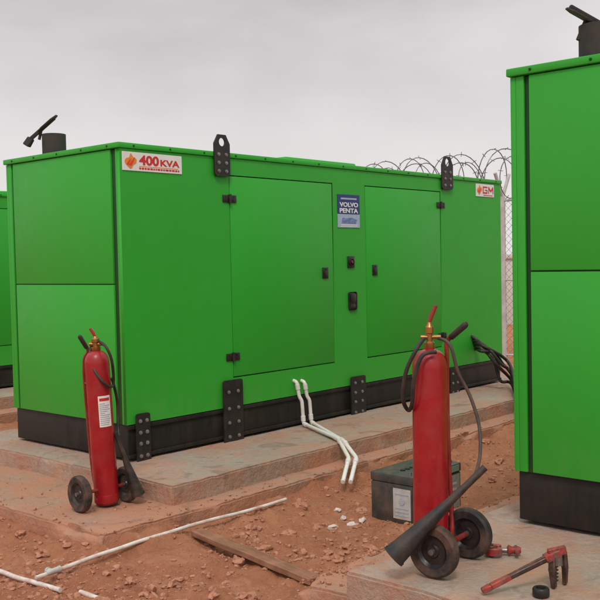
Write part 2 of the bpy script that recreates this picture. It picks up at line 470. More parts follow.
t.build('small_print', 'redink', sg, True, False)
t = MB(); t.box((x0+w*.27, -.0072, zC+h*.245), (x0+w*.93, -.005, zC+h*.28)); t.build('stripe', 'orangeink', sg, True, False)
# engine badge
x0, zA = F(337, 194); x1, zC = F(359.5, 228)
zm2 = zC+(zA-zC)*.42; w = x1-x0; h = zA-zC
sg = plate_rect(x0, zm2, x1, zA, 'blueink', 'badge')
lettering(sg, 'VOLVO', (x0+x1)/2, zm2+h*.275, w*.84, h*.14, 'white', .03)
lettering(sg, 'PENTA', (x0+x1)/2, zm2+h*.095, w*.84, h*.14, 'white', .03)
t = MB(); t.box((x0+w*.14, -.0072, zm2+h*.43), (x0+w*.86, -.005, zm2+h*.48)); t.build('small_print', 'bluepale', sg, True, False)
sg = plate_rect(x0, zC, x1, zm2-.004, 'bluepale', 'badge')
t = MB(); t.prism([(-w*.34, -h*.08), (w*.30, -h*.09), (w*.36, h*.02), (w*.10, h*.09), (-w*.12, h*.06), (-w*.3, h*.08)], .003, FM((x0+x1)/2, -.0072, zC+h*.22)); t.build('picture', 'bluepic', sg, True, False)
t = MB()
for q in (.03, .075): t.box((x0+w*.12, -.0072, zC+h*q), (x1-w*.12, -.005, zC+h*(q+.022)))
t.build('small_print', 'white', sg, True, False)
# right hand sign
x0, zA = F(475.5, 183.5); x1, zC = F(493.5, 194.5)
zA = min(zA, H-.052); zC = zA-.14
sg = plate_rect(x0, zC, x1, zA, 'white'); w = x1-x0; h = zA-zC
flame(sg, x0+w*.18, zC+h*.52, h*.78)
def block(sg, x, z, w_, h_, name='lettering'):
    t = MB(); gw = w_*.43; s = h_*.19
    G = [(gw, h_*.80), (gw, h_), (0, h_), (0, 0), (gw, 0), (gw, h_*.56), (gw*.48, h_*.56), (gw*.48, h_*.56-s*.8), (gw-s, h_*.56-s*.8), (gw-s, s), (s, s), (s, h_-s), (gw-s*.2, h_-s)]
    mw = w_*.47; o_ = w_-mw; q = s*.85
    Mm = [(0, 0), (q, 0), (q, h_*.62), (mw/2, h_*.22), (mw-q, h_*.62), (mw-q, 0), (mw, 0), (mw, h_), (mw-q, h_), (mw/2, h_*.50), (q, h_), (0, h_)]
    t.mesh(plate_mesh(G, [], .003), FM(x, -.0072, z)); t.mesh(plate_mesh([(a+o_, b_) for a, b_ in Mm], [], .003), FM(x, -.0072, z))
    return t.build(name, 'redink', sg, True, False)
block(sg, x0+w*.37, zC+h*.26, w*.58, h*.56)
t = MB(); t.box((x0+w*.40, -.0072, zC+h*.09), (x0+w*.92, -.005, zC+h*.15)); t.build('small_print', 'redink', sg, True, False)
# stop button and latch on the centre strip
x, z = F(350.5, 262)
t = MB(); t.box((x-.05, -.012, z-.055), (x+.05, .002, z+.055), .006)
t.lathe([(.036, 0), (.036, .010), (.028, .012), (.028, 0)], FM(x, -.012, z), 20)
t.mi = 1; t.lathe([(0, .018), (.012, .018), (.016, .014), (.016, 0)], FM(x, -.012, z), 20)
t.build('stop_button', ['plastic', 'button'], gen, True)
x, z = F(352, 301)
t = MB(); t.box((x-.058, -.014, z-.085), (x+.058, .002, z+.085), .02)
t.box((x-.04, -.024, z-.01), (x+.04, -.01, z+.065), .006); t.box((x-.034, -.02, z-.066), (x+.034, -.01, z-.03), .005)
t.build('latch', 'plastic', gen, True)
# exhaust
ex, ey = .22, 1.13
t = MB(); t.lathe([(.125, H-.01), (.125, H+.02), (.095, H+.03), (.095, H+.19), (.082, H+.19), (.082, H+.05)], Matrix.Translation((ex, ey, 0)), 32)
pipe = t.build('exhaust_pipe', 'soot', gen, True)
dr = (-rw)
hinge = V((ex, ey, H+.20)) + dr*.10
axis = (rw*.74 + zz*.62).normalized()
FLAP = [(-.10, -.03), (-.06, -.085), (.05, -.085), (.10, -.035), (.10, .035), (.05, .085), (-.06, .085), (-.10, .03)]
tilt = Matrix.Rotation(R(8), 4, 'X')
Mx = Matrix((axis, f0*1.0, axis.cross(f0))).transposed().to_4x4(); Mx.translation = hinge + axis*.02 + zz*.035; Mx = Mx @ tilt
t = MB(); t.prism(FLAP, .010, Mx @ Matrix.Translation((.05, 0, 0)), .002)
t.tube([hinge + dr*.02 - zz*.05, hinge + zz*.03], .012, 8)
t.box((-.14, -.022, -.016), (.12, .022, .012), .004, Mx)
t.bar(Mx @ V((-.13, 0, 0)), Mx @ V((-.20, 0, -.02)), .05, .075, .05, .006)
t.build('rain_cap', 'soot', pipe, True)

g2 = copy_tree(gen); g2.location = G2
tag(g2, 'nearest green generator, only its end wall showing, cut off by the right edge', 'generator')
# its rain cap hangs the other way: short, falling from the left toward the stack
for ch in g2.children_recursive:
    if ch.name.startswith('rain_cap'):
        ax2 = (rw*.86 - zz*.50).normalized()
        M2 = Matrix((ax2, f0*1.0, ax2.cross(f0))).transposed().to_4x4(); M2.translation = V((ex, ey, H+.235)) - rw*.085
        M2 = M2 @ Matrix.Rotation(R(14), 4, 'X')
        t = MB(); t.prism([(a*.85, b_*.8) for a, b_ in FLAP], .010, M2, .002)
        t.box((-.075, -.022, .004), (.11, .022, .026), .005, M2)
        t.tube([V((ex, ey, H+.12)) - rw*.10, V((ex, ey, H+.215)) - rw*.06], .013, 8)
        q = t.build('rain_cap', 'soot', None, True); ch.data = q.data; bpy.data.objects.remove(q)
g3 = copy_tree(gen); g3.location = G3
tag(g3, 'farthest green generator, a sliver at the left edge behind the middle one', 'generator')
for g in (gen, g2, g3): g['group'] = 'green generators in a row'

# ------------------------------------------------------------------ slabs
def slab(lo, hi, mat, label, step=.05, amp=.012, seed=0, chip=0.0):
    t = bmesh.new()
    def grid(o, u, v):
        nu = max(1, int(u.length/step)); nv = max(1, int(v.length/step))
        vs = [[t.verts.new(o+u*(i/nu)+v*(j/nv)) for j in range(nv+1)] for i in range(nu+1)]
        for i in range(nu):
            for j in range(nv): t.faces.new((vs[i][j], vs[i+1][j], vs[i+1][j+1], vs[i][j+1]))
    lo, hi = V(lo), V(hi); d = hi-lo
    X, Y, Z = V((d.x, 0, 0)), V((0, d.y, 0)), V((0, 0, d.z))
    grid(lo+Z, X, Y); grid(lo, X, Z); grid(lo, Z, Y); grid(lo+X, Y, Z); grid(lo+Y, Z, X)
    bmesh.ops.remove_doubles(t, verts=t.verts, dist=.001)
    sharp = [e for e in t.edges if len(e.link_faces) == 2 and e.calc_face_angle(0) > 1]
    bmesh.ops.bevel(t, geom=sharp, offset=.012, segments=2, affect='EDGES')
    for v in t.verts:
        p = v.co+V((seed*5, 0, 0))
        n = noise.noise_vector(p*2.3)*amp + noise.noise_vector(p*9)*amp*.5 + noise.noise_vector(p*24)*amp*.35
        n.z *= .35
        # broken arrises: bites taken out of the exposed top edges
        ed = min(v.co.x-lo.x, v.co.y-lo.y, hi.y-v.co.y); tz = hi.z-v.co.z
        if chip and ed < .05 and tz < .05:
            b_ = max(0, noise.noise(V((p.x, p.y, 0))*4.5)+.5*noise.noise(V((p.x, p.y, 3))*13)-.12)*chip
            n.z -= b_*.7
            if v.co.y-lo.y < .05: n.y += b_
            if v.co.x-lo.x < .05: n.x += b_
            if hi.y-v.co.y < .05: n.y -= b_
        v.co += n
    bmesh.ops.recalc_face_normals(t, faces=t.faces)
    b = MB(); b.merge(t); o = b.build('concrete_slab', mat, None, True, True, 60)
    return tag(o, label, None, None, 'structure')
s1 = at(172, 486, ZT); s1l = at(104, 536, ZL)
s2 = at(345, 571, ZT2); s2l = at(297, 582, ZL2)
slab((s1.x, s1.y, ZL-.02), (10.4, G1.y+W+.5, ZT), 'concrete', 'upper tier of the concrete slab under the middle generator', chip=.05)
slab((s1l.x, s1l.y, -.25), (11.2, G1.y+W+1.0, ZL), 'concrete_low', 'earth stained lower tier of the concrete slab under the middle generator', amp=.020, chip=.10)
slab((s2.x, -1.2, ZL2-.02), (10.0, s2.y, ZT2), 'concrete', 'upper tier of the concrete slab under the right generator', seed=1, chip=.05)
slab((s2l.x, -1.6, -.25), (10.6, s2l.y, ZL2), 'concrete_low', 'lower tier of the concrete slab under the right generator', amp=.020, seed=2, chip=.10)
slab((s1.x, G3.y-.7, ZL-.02), (10.4, G3.y+W+.5, ZT), 'concrete', 'upper tier of the concrete slab under the left generator', .12, seed=3)
slab((s1l.x, G3.y-1.0, -.25), (11, G3.y+W+.9, ZL), 'concrete_low', 'lower tier of the concrete slab under the left generator', .12, seed=4)

# ------------------------------------------------------------------ ground
RECTS = [(s1l.x, s1l.y, 11.2, G1.y+W+1.0, ZL), (s2l.x, -1.6, 10.6, s2l.y, ZL2)]
def rect_dist(x, y, r):
    dx = max(r[0]-x, 0, x-r[2]); dy = max(r[1]-y, 0, y-r[3]); d = math.hypot(dx, dy)
    if d > 0: return d
    return -min(x-r[0], r[2]-x, y-r[1], r[3]-y)
def gh(x, y):
    p = V((x, y, 0)); dc = math.hypot(x-5, y-4)
    fine = 1/(1+max(0, dc-8)*.3)
    h = .050*noise.noise(p*.9) + .036*noise.noise(p*2.7+V((3, 1, 0))) + (.029*noise.noise(p*7) + .015*abs(noise.noise(p*12+V((0, 9, 0)))) + .015*noise.noise(p*17) + .009*noise.noise(p*37))*fine
    h -= .024
    for r in RECTS:
        d = rect_dist(x, y, r)
        if -.3 < d < .9:
            n = noise.noise(p*2.1+V((7, 0, 0))) + .5*noise.noise(p*6+V((2, 5, 0)))
            if d > 0:
                h += (.044+.080*n)*math.exp(-d/.16) - .03*math.exp(-((d-.5)/.25)**2)
            else:
                k = math.exp(d/.07); h = min(h + (.044+.080*n)*k, r[4]+.03*k-.03*(1-k))
    if dc > 14: h += -.02
    return h
def axis_pts(a, b_, step, far):
    out = [a]; 
    while out[-1] < b_: out.append(out[-1]+step)
    s = step; 
    while out[-1] < far: s *= 1.28; out.append(out[-1]+s)
    s = step; lo = []; q = a
    while q > -far: s *= 1.28; q -= s; lo.append(q)
    return lo[::-1]+out
xs = axis_pts(2.0, 9.2, .021, 2500); ys = axis_pts(2.2, 6.0, .021, 2500)
vs = [(x, y, gh(x, y)) for x in xs for y in ys]; ny = len(ys)
fs = [(i*ny+j, (i+1)*ny+j, (i+1)*ny+j+1, i*ny+j+1) for i in range(len(xs)-1) for j in range(ny-1)]
me = bpy.data.meshes.new('ground'); me.from_pydata(vs, [], fs); me.materials.append(MAT['earth'])
me.polygons.foreach_set('use_smooth', [True]*len(me.polygons))
go = bpy.data.objects.new('ground', me); COL.objects.link(go); tag(go, 'rough red earth ground', None, None, 'structure')

def onslab(x, y):
    return any(rect_dist(x, y, r) <= 0 for r in RECTS)
def topz(x, y):
    z = gh(x, y)
    for r in RECTS:
        if rect_dist(x, y, r) <= 0: z = max(z, r[4]+.003)
    return z
random.seed(11)
proto = bmesh.new(); bmesh.ops.create_icosphere(proto, subdivisions=2, radius=1)
PV = [v.co.copy() for v in proto.verts]; PF = [[v.index for v in f.verts] for f in proto.faces]; proto.free()
VAR = []
for s_ in range(24):
    off = V((s_*3.1, s_*1.7, s_*.6))
    VAR.append([q*(1+.6*noise.noise(q*1.3+off)+.3*noise.noise(q*3.1+off)) for q in PV])
vv, ff = [], []
for k in range(13500):
    px = random.uniform(-20, 620); py = random.uniform(405, 612)
    p = at(px, py, .02)
    ons = onslab(p.x, p.y)
    edge = max(-rect_dist(p.x, p.y, r) for r in RECTS)
    if ons and random.random() > .10+.7*math.exp(-edge/.12): continue
    if p.y < s2.y+.02 and p.x > s2.x-.02: continue
    if p.x > s1.x-.02 and p.y > s1.y-.02: continue
    if not ons and noise.noise(V((p.x*1.6, p.y*1.6, 4))) < random.uniform(-.6, .35): continue
    r = random.choice((.003, .003, .003, .004, .004, .004, .005, .005, .006, .007, .008, .010, .013, .017))*random.uniform(.7, 1.3)*(.6 if ons else 1)
    z = topz(p.x, p.y) + r*.12
    o = len(vv); sx, sy, sz = (random.uniform(.7, 1.3) for _ in range(3)); a = random.uniform(0, 6.28); ca_, sa_ = math.cos(a), math.sin(a)
    for q in random.choice(VAR):
        x, y = q.x*sx, q.y*sy
        vv.append((p.x+r*(x*ca_-y*sa_), p.y+r*(x*sa_+y*ca_), z+r*q.z*sz*.75))
    ff += [[i+o for i in f] for f in PF]
me = bpy.data.meshes.new('loose_gravel'); me.from_pydata(vv, [], ff); me.materials.append(MAT['stone'])
me.polygons.foreach_set('use_smooth', [True]*len(me.polygons)); me.set_sharp_from_angle(angle=R(45))
o = bpy.data.objects.new('loose_gravel', me); COL.objects.link(o); tag(o, 'small clods and grit scattered over the red earth', 'gravel', None, 'stuff')

stones = [(150, 583, 9), (262, 541, 6), (238, 553, 6), (182, 590, 8), (214, 586, 6), (300, 498, 6), (288, 523, 7), (130, 572, 5), (100, 594, 7),
          (172, 573, 5), (246, 588, 8), (196, 598, 6), (330, 540, 5), (345, 534, 6), (318, 512, 5), (362, 500, 5), (120, 588, 6), (275, 597, 6),
          (226, 570, 5), (160, 598, 7), (300, 552, 5), (250, 520, 5), (370, 540, 6), (42, 545, 6), (20, 528, 5), (390, 452, 4), (402, 446, 4), (486, 440, 4), (500, 452, 5), (492, 470, 4), (340, 556, 5)]
for i, (px, py, s) in enumerate(stones):
    p = at(px, py, .03); z = topz(p.x, p.y)
    r = s*1.0*dep_of(p)/FPX
    t = MB(); t.ico(V((0, 0, r*.38)), r, 3, .6, (random.uniform(.9, 1.4), random.uniform(.65, 1), random.uniform(.55, .85)), i+1)
    o = t.build('stone', 'stone', None, True, True, 35); o.location = (p.x, p.y, z)
    tag(o, 'reddish brown stone lying loose on the red earth', 'stone', 'loose stones on the red earth')
for i, (px, py, s) in enumerate([(333, 514, 5), (343, 506, 4), (352, 512, 5), (362, 508, 4), (338, 500, 3)]):
    p = at(px, py, .03); z = topz(p.x, p.y); r = s*dep_of(p)/FPX
    t = MB(); t.ico(V((0, 0, r*.35)), r, 2, .4, (1.3, .8, .6), i+60)
    o = t.build('plaster_chunk', 'plaster', None, True, True, 22); o.location = (p.x, p.y, z)
    tag(o, 'whitish chunk of broken plaster on the earth left of the battery', 'rubble', 'plaster chunks left of the battery')

# ------------------------------------------------------------------ pipes on the ground
def ground_pipe(a, c_, r, mat, label, show=.85, name='plastic_pipe'):
    A, B = at(a[0], a[1], .02), at(c_[0], c_[1], .02); n = 60
    pts = [A.lerp(B, k/n) for k in range(n+1)]; hs = [gh(q.x, q.y) for q in pts]
    # a pipe stiff enough to bridge small hollows but sagging over the long swells
    sm = []
    for k in range(n+1):
        lo, hi = max(0, k-16), min(n+1, k+17); sm.append(sum(hs[lo:hi])/(hi-lo))
    res = sorted(hs[k]-sm[k] for k in range(n+1)); off = res[min(n, int(show*n))]
    out = []
    for k, q in enumerate(pts):
        q.z = sm[k]+off+r*.05; out.append(q)
    t = MB(); t.tube(out, r, 12)
    o0 = out[0].copy(); bmesh.ops.translate(t.bm, vec=-o0, verts=t.bm.verts)
    o = t.build(name, mat, None, True); o.location = o0
    return tag(o, label, 'pipe'), out
p1, o1 = ground_pipe((36, 576), (286, 502), .0115, 'pvcdirty', 'long white plastic pipe lying straight across the red earth beside the plank', .93)
p2, o2 = ground_pipe((-30, 551), (60, 583), .0130, 'pvcdirty', 'white plastic pipe running in from the left edge of the photo', .88)
p3, o3 = ground_pipe((80, 586), (150, 606), .0130, 'pvcdirty', 'short white plastic pipe running off the bottom edge of the photo', .85)
p = o1[3].copy(); p.z += .004
e = root('pipe_joint', p, 'grey plastic tee joint where two white pipes cross on the earth', 'pipe fitting')
da = (o2[-1]-o2[-4]).normalized(); dcx = (o1[4]-o1[0]).normalized()
t = MB(); t.tube([p-dcx*.035, p+dcx*.045], .0155, 14); t.cyl(p, p-da*.035, .0150); t.build('tee_body', 'palepaper', e)
for q, dd in ((p+dcx*.045, dcx), (p-da*.035, da)):
    t = MB(); t.cyl(q-dd*.007, q+dd*.007, .0180); t.build('collar', 'palepaper', e)

def drain(dx, label):
    a = atY(299+dx, 382, G1.y-.035); q = atY(306+dx, 432, G1.y-.06); q.z = max(q.z, ZT+.025)
    k_ = a.lerp(q, .35); k2 = a.lerp(q, .45)+V((.012, -.012, 0))
    r_ = at(340+dx*.7, 439.5+dx*.3, ZT+.028); e_ = at(351+dx, 458, ZL+.085); f_ = at(345+dx, 482, ZL-.02)
    pts = [a+V((0, .05, .012)), a, k_, k2, q, r_, e_, f_]
    e0 = root('drain_pipe', f_, label, 'pipe')
    t = MB(); t.tube(fillet(pts, .028, 5), .0160, 12); t.build('pipe_run', 'pvc', e0)
    def cup(p_, to, off):
        dd = (to-p_).normalized(); t = MB(); t.cyl(p_+dd*off, p_+dd*(off+.045), .0205, None, 14); t.build('coupling', 'pvc', e0)
    cup(q, k2, .025); cup(q, r_, .025); cup(r_, q, .025); cup(r_, e_, .025); cup(e_, f_, .025); cup(a, k_, .02)
drain(-2.2, 'left one of two bent white drain pipes below the middle generator')
drain(5.5, 'right one of two bent white drain pipes below the middle generator')

# ------------------------------------------------------------------ plank
a = at(198, 531, .03); c = at(314, 575, .03)
a.z = gh(a.x, a.y)+.03; c.z = gh(c.x, c.y)+.03
d = (c-a); ln = d.length; xh = d.normalized(); yh = V((0, 0, 1)).cross(xh).normalized(); zh = xh.cross(yh)
M = Matrix((xh, yh, zh)).transposed().to_4x4()
t = bmesh.new(); bmesh.ops.create_cube(t, size=1)
for v in t.verts: v.co = V((v.co.x*ln, v.co.y*.085, v.co.z*.035))
bmesh.ops.subdivide_edges(t, edges=[e for e in t.edges if abs((e.verts[0].co-e.verts[1].co).x) > .5], cuts=24)
bmesh.ops.bevel(t, geom=list(e for e in t.edges if e.calc_face_angle(0) > 1), offset=.004, segments=1, affect='EDGES')
for v in t.verts: v.co += noise.noise_vector(v.co*5)*.006 + V((0, .012*math.sin(v.co.x*2.2), 0))
b = MB(); b.merge(t); o = b.build('wooden_plank', 'wood', None, True); M.translation = (a+c)/2; o.matrix_world = M
tag(o, 'weathered brown wooden plank lying on the red earth in the foreground', 'plank')

# ------------------------------------------------------------------ fire extinguishers
def wheel(e, c_, ax, r, wd):
    M = frame(ax); M.translation = c_
    t = MB(); t.lathe([(r*.62, -wd*.42), (r*.9, -wd*.5), (r*.985, -wd*.32), (r, 0), (r*.985, wd*.32), (r*.9, wd*.5), (r*.62, wd*.42), (r*.60, 0), (r*.62, -wd*.42)], M, 36)
    w_ = t.build('wheel', 'rubber', e)
    t = MB(); t.lathe([(0, -wd*.30), (r*.22, -wd*.30), (r*.26, -wd*.16), (r*.5, -wd*.14), (r*.61, -wd*.40), (r*.63, 0), (r*.61, wd*.40), (r*.5, wd*.14), (r*.26, wd*.16), (r*.22, wd*.30), (0, wd*.30)], M, 36)
    t.build('rim', 'plastic', w_)
    t = MB(); t.lathe([(0, -wd*.62), (r*.11, -wd*.6), (r*.13, 0), (r*.11, wd*.6), (0, wd*.62)], M, 18); t.build('axle_cap', 'steel', w_)
def extinguisher(base, top, r, wh, wr, label, gripdir, hose, horn, hornr, rightbar, lab, lev=1.0, slim=1.0, levmat='red', hm='hosemat', hr=.0095):
    e = root('fire_extinguisher', V((base.x, base.y, base.z-.03)), label, 'fire extinguisher', 'red fire extinguishers on wheels')
    ax = (top-base); Hc = ax.length; M = frame(ax, f0); M.translation = base; axn = ax.normalized()
    prof = [(0, 0), (r*.8, 0), (r*.97, .012), (r, .03), (r, Hc-r*1.15)]
    for k in range(1, 8):
        a = k/8*math.pi/2; prof.append((r*(.30+.70*math.cos(a)), Hc-r*1.15+r*1.0*math.sin(a)))
    prof += [(r*.30, Hc-r*.12), (r*.30, Hc), (0, Hc)]
    t = MB(); t.lathe(prof, M, 40); t.build('cylinder', 'red', e)
    t = MB(); t.lathe([(r*1.004, .0), (r*1.02, .004), (r*1.02, .05), (r*1.004, .055)], M, 40); t.build('foot_ring', 'red', e)
    k_ = lev; s_ = slim
    t = MB(); t.lathe([(r*.33*s_, Hc-.012), (r*.38*s_, Hc-.006), (r*.38*s_, Hc+.02*k_), (r*.22*s_, Hc+.028*k_), (r*.22*s_, Hc+.06*k_), (r*.32*s_, Hc+.064*k_), (r*.32*s_, Hc+.09*k_), (r*.2*s_, Hc+.1*k_), (r*.13*s_, Hc+.115*k_), (0, Hc+.115*k_)], M, 20)
    side = rw
    vt = base+axn*(Hc+.045*k_)
    t.cyl(vt-side*.040, vt+side*.05, .012*s_, None, 12)
    va = t.build('valve', 'brass', e)
    t = MB(); k0 = base+axn*(Hc+.112*k_)
    t.tube([k0, k0+axn*.03*k_+side*.010*gripdir, k0+axn*.075*k_+side*.03*gripdir], [.009, .011, .009], 10)
    t.build('valve_lever', levmat, va)
    mid = (wh[0]+wh[1])/2; axd = (wh[1]-wh[0]).normalized()
    t = MB(); t.tube([wh[0], wh[1]], .012, 10)
    foot = base-axn*.012
    t.lathe([(0, -.012), (r*.9, -.012), (r*.92, 0), (0, 0)], M, 24)
    t.tube([mid-axd*.06, foot-axd*.05], .011, 8); t.tube([mid+axd*.06, foot+axd*.05], .011, 8)
    cb = catmull([mid]+rightbar, 6)
    t.tube(cb, .011, 10)
    for q in (.28, .78):
        pa = base+axn*Hc*q
        best = min(cb, key=lambda s_: abs((s_-pa).dot(axn))); t.tube([pa+(best-pa).normalized()*r*.9, best], .009, 8)
    t.build('trolley_frame', 'redframe', e)
    g0, g1 = rightbar[-2], rightbar[-1]; t = MB(); gd = (g1-g0).normalized()
    t.tube([g0+(g1-g0)*.15, g0+(g1-g0)*.2, g1, g1+gd*.012], [.012, .0145, .0155, .010], 12); t.build('hand_grip', 'hosemat', e)
    for c_, s2_ in ((wh[0], -1), (wh[1], 1)): wheel(e, c_, axd*s2_, wr, .05)
    t = MB(); t.tube(catmull(hose[0], 8), .0095, 10); t.build('safety_hose', 'hosemat', e)
    t = MB(); t.tube(catmull(hose[1], 8), hr, 10); t.build('discharge_hose', hm, e)
    t = MB()
    prof_r = [hornr[0]*.8, hornr[0], hornr[0]*1.05] + [hornr[0]+(hornr[1]-hornr[0])*(k/6)**.9 for k in range(1, 7)]
    hd = (horn[1]-horn[0]).normalized()
    HM = frame(hd); HM.translation = horn[0]; HL = (horn[1]-horn[0]).length
    pr = [(0, -.0)] + [(prof_r[k], HL*k/8) for k in range(9)] + [(hornr[1]*1.05, HL*.985), (hornr[1]*1.05, HL+.006), (hornr[1]*.93, HL+.006)] + [(prof_r[k]*.88, HL*k/8) for k in range(7, 1, -1)] + [(0, HL*.2)]
    t.lathe(pr, HM, 28)
    t.tube([horn[0]-hd*.09, horn[0]+hd*.02], hornr[0]*.9, 14)
    t.build('discharge_horn', 'horn', e)
    if lab:
        vc = M.inverted().to_3x3() @ (CAM-base); ca = math.atan2(vc.y, vc.x)
        a0, a1 = ca+R(lab[0]), ca+R(lab[1])
        t = MB(); t.arc(M, r+.0012, a0, a1, lab[2], lab[3]); lo = t.build('label_sheet', 'white', e)
        t = MB(); random.seed(5)
        n_ = 12
        for k in range(n_):
            z = lab[2]+(lab[3]-lab[2])*(.06+.74*k/n_); ee = random.uniform(.45, .92)
            t.arc(M, r+.0022, a0+(a1-a0)*.08, a0+(a1-a0)*ee, z, z+.005)
        t.build('print_lines', 'greyink', lo)
        t = MB(); z = lab[2]+(lab[3]-lab[2])*.84; t.arc(M, r+.003, a0+(a1-a0)*.1, a0+(a1-a0)*.9, z, z+(lab[3]-lab[2])*.09); t.build('print_band', 'redink', lo)
    return e
base = at(107, 501, ZL+.03); dp = dep_of(base); top = P(96, 349, dp-.02)
wh = [at(80, 494, ZL+.118), at(126, 484, ZL+.118)]
bar = [P(94, 480, dp+.12), P(86, 400, dp+.11), P(84, 362, dp+.09), P(88, 350, dp+.08), P(80, 337, dp+.03)]
hose = [[P(98, 341, dp), P(106, 347, dp-.09), P(112, 362, dp-.08), P(113, 385, dp-.02), P(104, 383, dp-.105), P(92, 366, dp-.08), P(90, 352, dp-.02), P(93, 343, dp)],
        [P(112, 378, dp), P(117, 400, dp+.08), P(118, 425, dp+.06), P(119, 436, dp+.03)]]
extinguisher(base, top, .079, wh, .118, 'red wheeled fire extinguisher with a white label beside the middle generator corner', -1, hose,
             [P(120, 445, dp+.0), P(138, 494, dp+.03)], (.016, .044), bar, (-8, 52, .50, .70), .72)
base = at(431, 549, ZT2+.045); dp = dep_of(base); top = P(429.5, 347, dp)
wh = [at(434, 551, ZT2+.116), at(468, 533, ZT2+.116)]
bar = [P(452, 520, dp+.02), P(448, 440, dp+.0), P(447, 360, dp), P(448, 340, dp), P(465, 325, dp-.05)]
hose = [[P(424, 338, dp), P(416, 350, dp-.05), P(406, 372, dp-.05), P(403, 398, dp-.03), P(408, 410, dp+.0), P(412, 404, dp-.06), P(414, 380, dp-.09), P(422, 356, dp-.10), P(436, 352, dp-.08)],
        [P(438, 338, dp), P(450, 345, dp-.08), P(458, 372, dp-.09), P(470, 396, dp-.09), P(479, 425, dp-.13), P(480, 455, dp-.20), P(475, 476, dp-.26)]]
extinguisher(base, top, .079, wh, .116, 'red wheeled fire extinguisher with a brass valve on the right slab by the battery', 1, hose,
             [P(470, 482, dp-.28), P(394, 556, dp-.29)], (.017, .050), bar, None, 1.0, .78, 'redframe', 'hosebrown', .0078)

# ------------------------------------------------------------------ battery
bc = at(413, 521, .0); bx, by = bc.x, bc.y; bz = gh(bx+.2, by+.15)-.005
e = root('battery', V((bx, by, bz)), 'large dark battery with worn stickers on the earth behind the right fire extinguisher', 'battery')
lx, ly, lh = .57, .33, .325
t = MB(); t.box((bx, by, bz-.04), (bx+lx, by+ly, bz+lh*.80), .010)
t.build('case', 'battery', e)
t = MB(); t.box((bx-.002, by-.002, bz+lh*.803), (bx+lx+.002, by+ly+.002, bz+lh*.98), .007); lid = t.build('lid', 'batlid', e)
for k in range(6):
    t = MB(); t.cyl((bx+.13+k*.053, by+ly/2, bz+lh*.97), (bx+.13+k*.053, by+ly/2, bz+lh*.97+.010), .017, None, 14); t.build('vent_cap', 'plastic', lid)
for k in (.05, lx-.05):
    t = MB(); t.cyl((bx+k, by+.05, bz+lh*.97), (bx+k, by+.05, bz+lh*.97+.022), .012, .010, 14); t.build('terminal', 'steel', e)
t = MB(); t.box((bx+.03, by-.0065, bz+lh*.83), (bx+lx-.03, by-.003, bz+lh*.95)); t.build('sticker', 'teal', e)
t = MB(); t.box((bx+.02, by-.003, bz+lh*.08), (bx+lx-.02, by+.001, bz+lh*.76)); sk = t.build('sticker', 'batface', e)
t = MB()
for q in (.2, .32, .44, .56): t.box((bx+.28, by-.0045, bz+lh*q), (bx+lx-.06, by-.002, bz+lh*(q+.05)))
t.build('sticker_print', 'palepaper', sk)
t = MB(); t.box((bx-.003, by+.015, bz+lh*.12), (bx+.001, by+.15, bz+lh*.72)); sk = t.build('sticker', 'palepaper', e)
t = MB()
for q in (.18, .25, .32, .60): t.box((bx-.005, by+.03, bz+lh*q), (bx-.002, by+.135, bz+lh*(q+.025)))
t.lathe([(0, 0), (.022, 0), (.022, .002), (0, .002)], Matrix.Translation((bx-.004, by+.082, bz+lh*.47)) @ Matrix.Rotation(R(-90), 4, 'Y'), 20); t.build('sticker_print', 'greyink', sk)

# ------------------------------------------------------------------ power cables
random.seed(8)
j = lambda s: random.uniform(-s, s)
for k in range(5):
    a = atY(473+k*.8, 337+k*3.0, G1.y-.02)
    sag = (0, 9, -3, 14, 5)[k]
    pts = [a+V((0, .1, 0)), a, atY(481+j(2), 341+k*2.4+j(1.5), G1.y-.10-.03*k), atY(492+j(2), 350+sag*.7+j(2), G1.y-.22+j(.05)), atY(502+j(2), 361+sag*1.2+j(3), G1.y-.30+j(.06)), atY(511, 371+sag*1.0+j(3), G1.y-.42+j(.06))]
    q = at(520+k*2, 396+k*3, ZT+.02); pts += [q, q+V((.4, -.25-.05*k, 0)), q+V((1.0, -.35-.08*k, 0))]
    t = MB(); t.tube(catmull(pts, 6), .0175, 10); bmesh.ops.translate(t.bm, vec=-a, verts=t.bm.verts)
    o = t.build('power_cable', 'hosemat', None, True); o.location = a
    tag(o, 'thick black power cable looping out of the right end of the middle generator', 'cable', 'black power cables at the generator end')

# ------------------------------------------------------------------ tools on the right slab
def tool_frame(a, c_, z):
    xh = (c_-a).normalized(); yh = V((0, 0, 1)).cross(xh).normalized()
    M = Matrix((xh, yh, V((0, 0, 1)))).transposed().to_4x4(); M.translation = V((a.x, a.y, z)); return M
Ltip = at(554, 588, ZT2+.004); Rtip = at(565, 584, ZT2+.004); dpl = dep_of(Ltip)
a = at(482, 591, ZT2+.018); c = P(549, 557, dpl)
e = root('pipe_wrench', V((Ltip.x, Ltip.y, ZT2)), 'worn red pipe wrench propped on its dark forked jaws on the right slab', 'wrench')
hd = (c-a).normalized(); hl = (c-a).length
sd = hd.cross(V((0, 0, 1))).normalized(); up = sd.cross(hd)
t = MB(); t.bar(a, a+hd*.04, .022, .034, .022); t.bar(a+hd*.04, a+hd*hl*.42, .030, .024, .022)
t.mi = 1; t.bar(a+hd*hl*.41, c, .020, .026, .018); t.tube([a+hd*hl*.40+up*.008, c+up*.011], .006, 8); t.tube([a+hd*hl*.40-up*.008, c-up*.011], .006, 8)
t.build('handle', ['redtool', 'darksteel'], e)
t = MB(); t.bar(c-hd*.02, c+hd*.05, .036, .042, .034, .004); t.bar(P(548, 553.5, dpl), P(566, 549.5, dpl), .026, .022, .036, .004)
t.build('jaw_housing', 'redtool', e)
